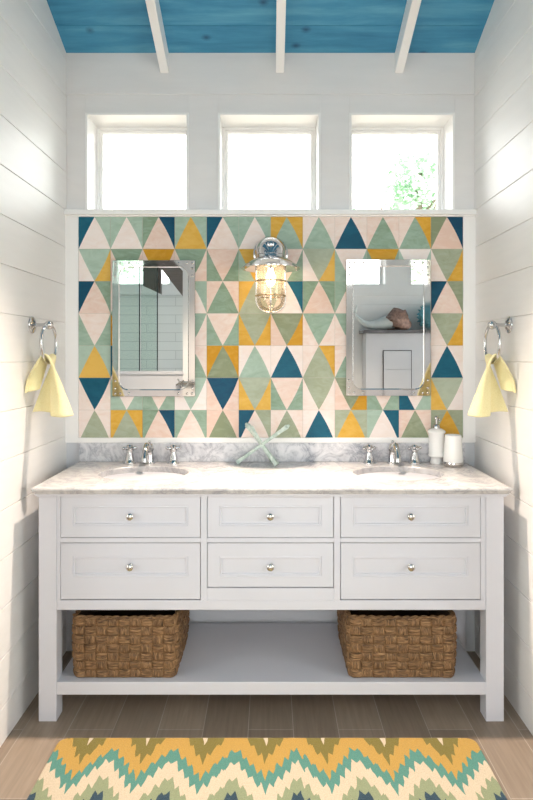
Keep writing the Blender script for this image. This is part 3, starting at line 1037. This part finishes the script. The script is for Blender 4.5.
# ------------------------------------------------------------------ towel rings with hand towels
def towel_ring(sgn, label, ylab):
    yc, zc_ = -0.405, 1.556
    xw = sgn * XW
    xr_ = sgn * 0.915
    t = thing('towel_ring', (xw, yc, zc_), label, 'towel ring', 'chrome towel rings')
    k = MB()
    d = -sgn
    k.lathe([(0.0, 0.0005), (0.034, 0.0005), (0.0355, 0.003), (0.032, 0.007), (0.021, 0.010), (0.015, 0.015), (0, 0.018)], (0, 0, 0), 28, 'X')
    for i in range(len(k.v)):
        p = k.v[i]; k.v[i] = Vector((xw + d * p.x, yc + p.y, zc_ + p.z))
    k.build('wall_flange', M['chrome'], t, smooth=40)
    a = MB()
    L = abs(xw - xr_)
    a.tube([(xw + d * 0.010, yc, zc_), (xw + d * 0.022, yc, zc_), (xw + d * 0.040, yc, zc_), (xr_ - d * 0.012, yc, zc_)], [0.011, 0.0075, 0.0070, 0.0095], 14)
    a.ball((xr_, yc, zc_), 0.0185, 20, 10)
    a.build('arm', M['chrome'], t, smooth=50)
    R = 0.080
    r_ = MB()
    r_.tube([(xr_, yc + R * sin(2 * pi * i / 48), zc_ - R + 0.004 + R * cos(2 * pi * i / 48)) for i in range(48)], 0.0064, 12, closed=True)
    r_.build('ring', M['chrome'], t, smooth=60)
    return xr_, yc, zc_ - 2 * R + 0.004

def towel(sgn, xr_, yc, zb, label):
    """v < 0: wall side, v > 0: room side; u runs along the ring (towards the camera at u = 0)"""
    NU, NV = 48, 48
    vs = []
    rise = 0.016
    for j in range(NV + 1):
        v = -1 + 2 * j / NV
        t_ = abs(v)
        room = v > 0
        fan = max(0.0, min(1.0, (t_ - 0.05) / 0.95))
        fan = fan ** 0.85
        for i in range(NU + 1):
            u = i / NU                                     # 0 towards the camera
            c = u - 0.5
            y_ring = yc + c * 0.088
            if room:
                st = min(1.0, max(0.0, (u - 0.40) / 0.14)); st = st * st * (3 - 2 * st)
                yb2 = yc - 0.070 + 0.032 * st + 0.030 * max(0, (0.16 - u) / 0.16) ** 2 - 0.012 * sin(pi * min(1, u / 0.42)) + 0.010 * sin(pi * max(0, (u - .5) / .5))
                sp = fan * (0.100 - 0.168 * u + 0.028 * math.exp(-((u - 0.56) / 0.07) ** 2) - 0.012 * math.exp(-((u - 0.38) / 0.06) ** 2))
                Ld = 0.212 - 0.012 * u + 0.006 * sin(u * 6)
            else:
                yb2 = yc - 0.084 + 0.050 * u
                sp = (0.058 - 0.052 * u) * fan + 0.006 * fan * sin(u * 6 + 1)
                Ld = 0.118 - 0.012 * u
            y = y_ring + (yb2 - y_ring) * fan
            sag = 0.024 * (4 * c * c) * (1 - fan)          # rests in the curve of the ring
            ang = min(1.0, t_ / 0.07) * pi / 2
            off = (rise * sin(ang) + (sp if not room else 0)) * (1 if room else -1) + (sp if room else 0)
            z = zb + rise * cos(ang) - 0.002 + sag - max(0, t_ - 0.07) * Ld / 0.93
            band = math.exp(-((t_ - 0.62) / 0.018) ** 2)   # woven band near the hem
            off += -0.002 * band * (1 if room else -1)
            x = xr_ + (-sgn) * off
            if sgn * x > XW - 0.012: x = sgn * (XW - 0.012)
            vs.append((x, y, z))
    fs = []
    for j in range(NV):
        for i in range(NU):
            a = j * (NU + 1) + i
            fs.append((a, a + 1, a + NU + 2, a + NU + 1))
    o = MB().add(vs, fs).build('hand_towel', M['towel'], at=(xr_, yc, zb), smooth=180, solid=0.010, sub=1)
    return tag(o, label, 'towel', 'pale yellow hand towels')
a = towel_ring(-1, 'chrome towel ring on the left shiplap wall', 0)
towel(-1, *a, 'pale yellow hand towel hanging from the ring on the left wall')
b = towel_ring(1, 'chrome towel ring on the right shiplap wall', 0)
towel(1, *b, 'pale yellow hand towel hanging from the ring on the right wall')

# ------------------------------------------------------------------ woven baskets on the shelf
ZS = vz(682.6)
def basket(x0, x1, label):
    yf, yb_ = -0.500, -0.175
    h = 0.242
    xc, yc = (x0 + x1) / 2, (yf + yb_) / 2
    t = thing('basket', (xc, yc, ZS), label, 'basket', 'woven seagrass baskets')
    hx, hy = (x1 - x0) / 2, (yb_ - yf) / 2
    k = MB()
    rows_ = 7
    sub = 12
    # unwrap: corner to corner walls
    walls = [((-hx, -hy), (hx, -hy), 9), ((hx, -hy), (hx, hy), 7), ((hx, hy), (-hx, hy), 9), ((-hx, hy), (-hx, -hy), 7)]
    rng = random.Random(int((x0 + 5) * 100))
    par0 = 0
    for (ax, ay), (bx_, by_), nc in walls:
        d = Vector((bx_ - ax, by_ - ay)); L = d.length; d.normalize()
        nrm = Vector((d.y, -d.x))
        jit = {(c, r): rng.uniform(-1, 1) for c in range(-1, nc + 1) for r in range(-1, rows_ + 1)}
        W_, H_ = nc * sub, rows_ * sub
        vs, fs, ms = [], [], []
        for j in range(H_ + 1):
            for i in range(W_ + 1):
                cu, cv = i / sub, j / sub
                c, r = min(nc - 1, int(cu)), min(rows_ - 1, int(cv))
                fu, fv = cu - c, cv - r
                hor = (c + r + par0) % 2 == 0
                along, across = (fu, fv) if hor else (fv, fu)
                prof = sin(pi * along) ** 0.4 if 0 < along < 1 else 0.0
                rope = abs(sin(across * pi * (3 if hor else 5) + 0.6 * jit[(c, r)])) ** 0.6
                e = min(1.0, 4 * min(across, 1 - across) + 0.25)
                o_ = 0.0062 * prof * e + 0.0034 * rope * (0.3 + 0.7 * prof) + 0.0016 * jit[(c, r)] * prof
                # soft corners
                ed = min(cu, nc - cu) / nc * L
                rnd = 0.010 * max(0, 1 - ed / 0.018) ** 2
                belly = 0.006 * sin(pi * j / H_)
                tp = 1.0 - 0.02 * (1 - j / H_)
                p = Vector((ax, ay)) * tp + d * (cu / nc * L) * tp + nrm * (o_ - rnd + belly)
                sagz = -0.004 * sin(pi * cu / nc) * (j / H_) + 0.0015 * jit[(c, r)] * (1 if 0 < j < H_ else 0)
                vs.append((xc + p.x, yc + p.y, ZS + 0.001 + h * j / H_ + sagz))
        for j in range(H_):
            for i in range(W_):
                q = j * (W_ + 1) + i
                fs.append((q, q + 1, q + W_ + 2, q + W_ + 1))
                ms.append(0 if (i // sub + j // sub + par0) % 2 == 0 else 1)
        base = len(k.v)
        k.v += [Vector(p) for p in vs]; k.f += [[a_ + base for a_ in f_] for f_ in fs]; k.m += ms
        par0 += nc
    k.build('woven_wall', [M['fib_h'], M['fib_v']], t, smooth=60)
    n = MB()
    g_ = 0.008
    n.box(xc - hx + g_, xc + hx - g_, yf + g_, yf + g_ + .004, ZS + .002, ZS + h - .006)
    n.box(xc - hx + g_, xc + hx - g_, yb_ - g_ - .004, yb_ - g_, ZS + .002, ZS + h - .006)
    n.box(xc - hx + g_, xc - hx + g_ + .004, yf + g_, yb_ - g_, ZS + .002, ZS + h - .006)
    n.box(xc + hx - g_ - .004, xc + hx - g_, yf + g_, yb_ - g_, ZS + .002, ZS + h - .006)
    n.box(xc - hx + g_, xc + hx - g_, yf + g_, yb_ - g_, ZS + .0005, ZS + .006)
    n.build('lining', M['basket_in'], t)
    # twisted rim
    rm = MB()
    path = []
    R = 0.018
    for (cx, cy, st) in ((hx - R, hy - R, 0), (-hx + R, hy - R, 90), (-hx + R, -hy + R, 180), (hx - R, -hy + R, 270)):
        for i in range(7):
            a_ = radians(st + 15 * i)
            path.append(Vector((cx + R * cos(a_), cy + R * sin(a_), 0)))
    dense = []
    for i in range(len(path)):
        p, q = path[i], path[(i + 1) % len(path)]
        ns = max(1, int((q - p).length / 0.006))
        for e in range(ns): dense.append(p.lerp(q, e / ns))
    for st in range(2):
        pts = []
        for i, p in enumerate(dense):
            a_ = i * 0.55 + st * pi
            tg = (dense[(i + 1) % len(dense)] - p).normalized()
            nr = Vector((tg.y, -tg.x, 0))
            sag = -0.004 * (1 - abs(p.x) / hx)
            pts.append(Vector((xc, yc, ZS + h - 0.002 + sag)) + p + nr * 0.0048 * cos(a_) + Vector((0, 0, 0.0048 * sin(a_))))
        rm.tube(pts, 0.0062, 6, closed=True)
    rm.build('rim', M['fib_h'], t, smooth=60)
basket(-0.781, -0.377, 'woven brown seagrass basket at the left end of the vanity shelf')
basket(0.312, 0.731, 'woven brown seagrass basket at the right end of the vanity shelf')

# ------------------------------------------------------------------ rug
def rug():
    x0, x1, ya, yb_ = -0.782, 0.760, -0.640, -1.86
    r = 0.035
    pts = []
    for (cx, cy, st) in ((x1 - r, ya - r, 0), (x0 + r, ya - r, 90), (x0 + r, yb_ + r, 180), (x1 - r, yb_ + r, 270)):
        for i in range(7):
            a_ = radians(st + 15 * i); pts.append((cx + r * cos(a_), cy + r * sin(a_)))
    k = MB()
    n = len(pts)
    cx, cy = (x0 + x1) / 2, (ya + yb_) / 2
    def ins(i): return [(x - i * (1 if x > cx else -1), y - i * (1 if y > cy else -1)) for x, y in pts]
    lay = [(0.002, 0.0006), (0.0, 0.004), (0.001, 0.009), (0.006, 0.012)]
    vs = [(x, y, z) for i, z in lay for x, y in ins(i)]
    fs = [tuple(range(n))[::-1], tuple((len(lay) - 1) * n + q for q in range(n))]
    ms = [1, 0]
    for i in range(len(lay) - 1):
        for q in range(n):
            l = (q + 1) % n
            fs.append((i * n + q, i * n + l, (i + 1) * n + l, (i + 1) * n + q)); ms.append(0)
    k.v = [Vector(p) for p in vs]; k.f = [list(f_) for f_ in fs]; k.m = ms
    o = k.build('rug', [M['rug'], M['rug_back']], at=(RUG_X0, RUG_Y0, 0))
    tag(o, 'zigzag ikat rug in yellow, teal and cream on the floor before the vanity', 'rug')
rug()

# ------------------------------------------------------------------ ceiling can of the downlight
t = thing('recessed_downlight', (0, -0.40, 2.95), 'small round white ceiling spotlight above the counter', 'light')
zc0 = zc(-0.40)
MB().lathe([(0.045, 2.955), (0.058, 2.955), (0.062, 2.96), (0.062, zc0 + 0.03), (0.0, zc0 + 0.03), (0.0, zc0 + 0.02), (0.045, zc0 + 0.02), (0.045, 2.955)], (0, -0.40, 0), 32).build('can', M['trim'], t, smooth=40)
MB().lathe([(0, 2.975), (0.044, 2.975), (0.044, 2.98), (0, 2.98)], (0, -0.40, 0), 32).build('lens', M['lens'], t, smooth=40)

# ------------------------------------------------------------------ what the mirrors show: shower, cabinet and ornaments
YP = -2.36                                              # front of the shower and the cabinet
m = MB()
m.box(-XS, -0.775, YP - 0.10, YP, 0, 1.255).box(-XS, -0.765, YP - 0.115, YP + 0.015, 1.255, 1.285)
struct('wall_knee', m, M['cabinet'], bevel=0.002)
m = MB().box(-0.775, -0.50, YP - 0.10, YP, 0, 3.15)
m.box(-0.775, -0.50, YB, YP - 0.10, 0, 2.10)
struct('wall_shower_end', m, M['wall'])
# sloped soffit over the shower opening
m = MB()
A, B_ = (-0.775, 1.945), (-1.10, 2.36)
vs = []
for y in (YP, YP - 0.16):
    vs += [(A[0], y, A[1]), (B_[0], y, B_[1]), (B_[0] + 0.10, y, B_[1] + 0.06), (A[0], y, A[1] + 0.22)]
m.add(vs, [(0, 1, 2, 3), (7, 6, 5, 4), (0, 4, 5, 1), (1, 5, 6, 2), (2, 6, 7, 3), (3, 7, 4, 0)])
struct('trim_5', m, M['grey_wood_shaded'])
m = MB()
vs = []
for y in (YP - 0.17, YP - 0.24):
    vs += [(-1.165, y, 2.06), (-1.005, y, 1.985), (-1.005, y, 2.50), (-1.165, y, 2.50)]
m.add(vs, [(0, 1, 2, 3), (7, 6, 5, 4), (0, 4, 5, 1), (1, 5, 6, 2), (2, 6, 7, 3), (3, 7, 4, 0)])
struct('trim_6', m, M['grey_wood_shaded'])
struct('wall_shower', MB().box(-XS, -0.775, YB + 0.013, YB + 0.030, 0, 2.04), M['shower_tile'])
def glass_panel(x0, x1, label):
    t = thing('shower_glass', ((x0 + x1) / 2, YP - 0.05, 1.285), label, 'glass panel', 'frameless shower panels')
    MB().box(x0, x1 - 0.008, YP - 0.056, YP - 0.046, 1.286, 2.30).build('pane', M['shower_glass'], t)
    MB().box(x1 - 0.008, x1, YP - 0.057, YP - 0.045, 1.286, 2.30).build('glass_edge', M['glass_edge'], t)
glass_panel(-1.75, -1.164, 'wide frameless shower glass panel seen in the left mirror')
glass_panel(-1.155, -1.005, 'narrow frameless shower glass strip seen in the left mirror')
t = thing('shower_mixer', (-0.70, YP, 1.17), 'chrome cross-handled mixer on the white wall, in the left mirror', 'tap')
k = MB().tube([(-0.80, YP + 0.03, 1.185), (-0.62, YP + 0.03, 1.185)], 0.012, 12)
for x in (-0.79, -0.71, -0.63):
    k.tube([(x, YP, 1.185), (x, YP + 0.05, 1.185)], 0.014, 12)
k.build('mixer_body', M['nickel'], t, smooth=50)
for x in (-0.79, -0.63):
    k = MB()
    k.tube([(x - 0.035, YP + 0.06, 1.165), (x + 0.035, YP + 0.06, 1.205)], 0.007, 10)
    k.tube([(x - 0.02, YP + 0.06, 1.22), (x + 0.02, YP + 0.06, 1.15)], 0.007, 10)
    k.tube([(x, YP + 0.045, 1.185), (x, YP + 0.068, 1.185)], 0.011, 12)
    k.build('cross_handle', M['nickel'], t, smooth=50)

# cabinet
CBX0, CBX1, CBY = 0.950, 1.95, -3.00
ZCAB = 1.642
t = thing('tall_cabinet', ((CBX0 + CBX1) / 2, CBY - 0.3, 0), 'tall white cabinet against the rear wall, seen in the right mirror', 'cabinet')
MB().box(CBX0, CBX1, YB + 0.02, CBY, 0, ZCAB).build('body', M['cabinet'], t, bevel=0.002)
for z0_, z1_ in ((0.70, 1.280), (1.285, 1.466)):
    MB().box(1.126, 1.396, CBY, CBY + 0.012, z0_, z1_).build('door_panel', M['cabinet'], t, bevel=0.0015)
gp = MB()  # dark strips in place of the shade around the doors
gp.box(1.117, 1.1255, CBY, CBY + 0.003, 0.7, 1.474).box(1.3965, 1.405, CBY, CBY + 0.003, 0.7, 1.474).box(1.117, 1.405, CBY, CBY + 0.003, 1.4665, 1.474)
gp.build('door_gap_shade', M['dark'], t)
MB().box(CBX0 - 0.035, CBX1 + 0.03, YB + 0.02, CBY + 0.03, ZCAB + 0.0005, ZCAB + 0.033).build('stone_top', M['slab'], t, bevel=0.002)
ZO = ZCAB + 0.0335
# fish-tail ornament
t = thing('fish_tail_ornament', (1.02, -2.52, ZO), 'pale curved fish-tail sculpture with a rough brown end, in the right mirror', 'sculpture')
k = MB()
ctrl = [(0.775, 0.165, 0.006), (0.80, 0.125, 0.011), (0.83, 0.085, 0.018), (0.87, 0.055, 0.028), (0.92, 0.045, 0.038), (0.98, 0.052, 0.046), (1.04, 0.066, 0.057), (1.10, 0.078, 0.068), (1.14, 0.088, 0.076)]
k.tube([(x, -2.52, ZO + max(z, r)) for x, z, r in ctrl], [r for _, _, r in ctrl], 20)
k.build('body', M['fish_pale'], t, smooth=60, sub=1)
k = MB()
for dx, dz in ((-0.05, 0.03), (0.012, 0.06)):
    k.tube([(0.782, -2.52, ZO + 0.16), (0.782 + dx * 0.5, -2.52, ZO + 0.165 + dz * 0.4), (0.782 + dx, -2.52, ZO + 0.165 + dz)], [0.009, 0.014, 0.004], 10)
k.build('tail_fluke', M['fish_pale'], t, smooth=60)
k = MB()
rng = random.Random(2)
prof = [(1.075, 0.066), (1.10, 0.080), (1.14, 0.090), (1.18, 0.098), (1.215, 0.100), (1.24, 0.088), (1.25, 0.05)]
k.tube([(x, -2.52, ZO + max(0.075 + 0.16 * (x - 1.075), r)) for x, r in prof], [r for _, r in prof], 26)
for i in range(len(k.v)):
    p = k.v[i]
    a_ = math.atan2(p.z - ZO - 0.09, p.y + 2.52)
    lump = 0.016 * sin(3 * a_ + p.x * 30) + 0.010 * sin(7 * a_ + 1)
    dz = 0.022 * sin((p.x - 1.09) * 42) if p.z > ZO + 0.12 else 0
    k.v[i] = Vector((p.x + rng.uniform(-.005, .005) - 0.02 * sin(2 * a_), p.y + lump * cos(a_), max(ZO + 0.0005, p.z + lump * 0.6 * sin(a_) + dz + rng.uniform(-.006, .006))))
k.build('rough_end', M['fish_brown'], t, smooth=60)
t.location = (1.125, -3.09, ZO); t.scale = (1.13,) * 3
# studded ball
t = thing('studded_ball', (1.475, -2.55, ZO), 'round teal studded ornament on the cabinet, at the edge of the right mirror', 'ornament')
k = MB().ball((1.475, -2.55, ZO + 0.125), 0.125, 28, 16)
for i in range(90):
    a_ = i * 2.39996; zz = 1 - 2 * (i + .5) / 90; rr_ = sqrt(1 - zz * zz)
    d = Vector((rr_ * cos(a_), rr_ * sin(a_), zz))
    if zz < -0.85: continue
    c = Vector((1.475, -2.55, ZO + 0.125))
    k.tube([c + d * 0.120, c + d * 0.142], [0.011, 0.004], 6)
k.build('studded_shell', M['urchin'], t, smooth=40)
t.location = (1.640, -3.09, ZO); t.scale = (1.13,) * 3

# ------------------------------------------------------------------ trees outside the windows
def tree(x, y, h, crown, rx, rz, n, label, seed, leaf=0.075):
    rng = random.Random(seed)
    t = thing('garden_tree', (x, y, -0.35), label, 'tree')
    k = MB()
    k.tube([(x, y, -0.36), (x + .05, y, 1.0), (x - .03, y, crown - rz * .3), (x, y, crown + rz * .5)], [0.10, 0.08, 0.05, 0.02], 10)
    for i in range(8):
        a_ = rng.uniform(0, 2 * pi); zz = crown + rng.uniform(-.5, .5) * rz
        k.tube([(x, y, zz - .3), (x + .5 * rx * cos(a_), y + .5 * rx * sin(a_), zz), (x + .85 * rx * cos(a_), y + .85 * rx * sin(a_), zz + .25 * rz)], [0.014, 0.010, 0.004], 6)
    k.build('trunk', M['bark'], t, smooth=60)
    lf = MB()
    cl = [Vector((rng.gauss(0, .5) * rx, rng.gauss(0, .5) * rx, rng.gauss(0, .45) * rz)) for _ in range(34)]
    for i in range(n):
        c = rng.choice(cl)
        p = Vector((x, y, crown)) + c + Vector((rng.gauss(0, .12) * rx, rng.gauss(0, .12) * rx, rng.gauss(0, .12) * rz))
        u = Vector((rng.uniform(-1, 1), rng.uniform(-1, 1), rng.uniform(-.6, .6))).normalized()
        v = u.cross(Vector((rng.uniform(-1, 1), rng.uniform(-1, 1), rng.uniform(-1, 1)))).normalized()
        L = leaf * rng.uniform(.7, 1.3)
        lf.add([p, p + u * L * .5 + v * L * .28, p + u * L, p + u * L * .5 - v * L * .28], [(0, 1, 2, 3)])
    fo = lf.build('foliage', M['leaf'], t)
tree(1.40, 2.6, 4.5, 2.82, 0.55, 0.62, 3000, 'leafy green tree outside the right clerestory window', 4, 0.06)
tree(-2.9, -6.3, 5.0, 3.9, 1.4, 1.2, 3000, 'leafy tree outside the rear windows, glimpsed in the left mirror', 5, 0.12)
tree(2.6, -6.6, 5.0, 3.9, 1.4, 1.2, 3000, 'leafy tree outside the rear windows, glimpsed in the right mirror', 6, 0.12)
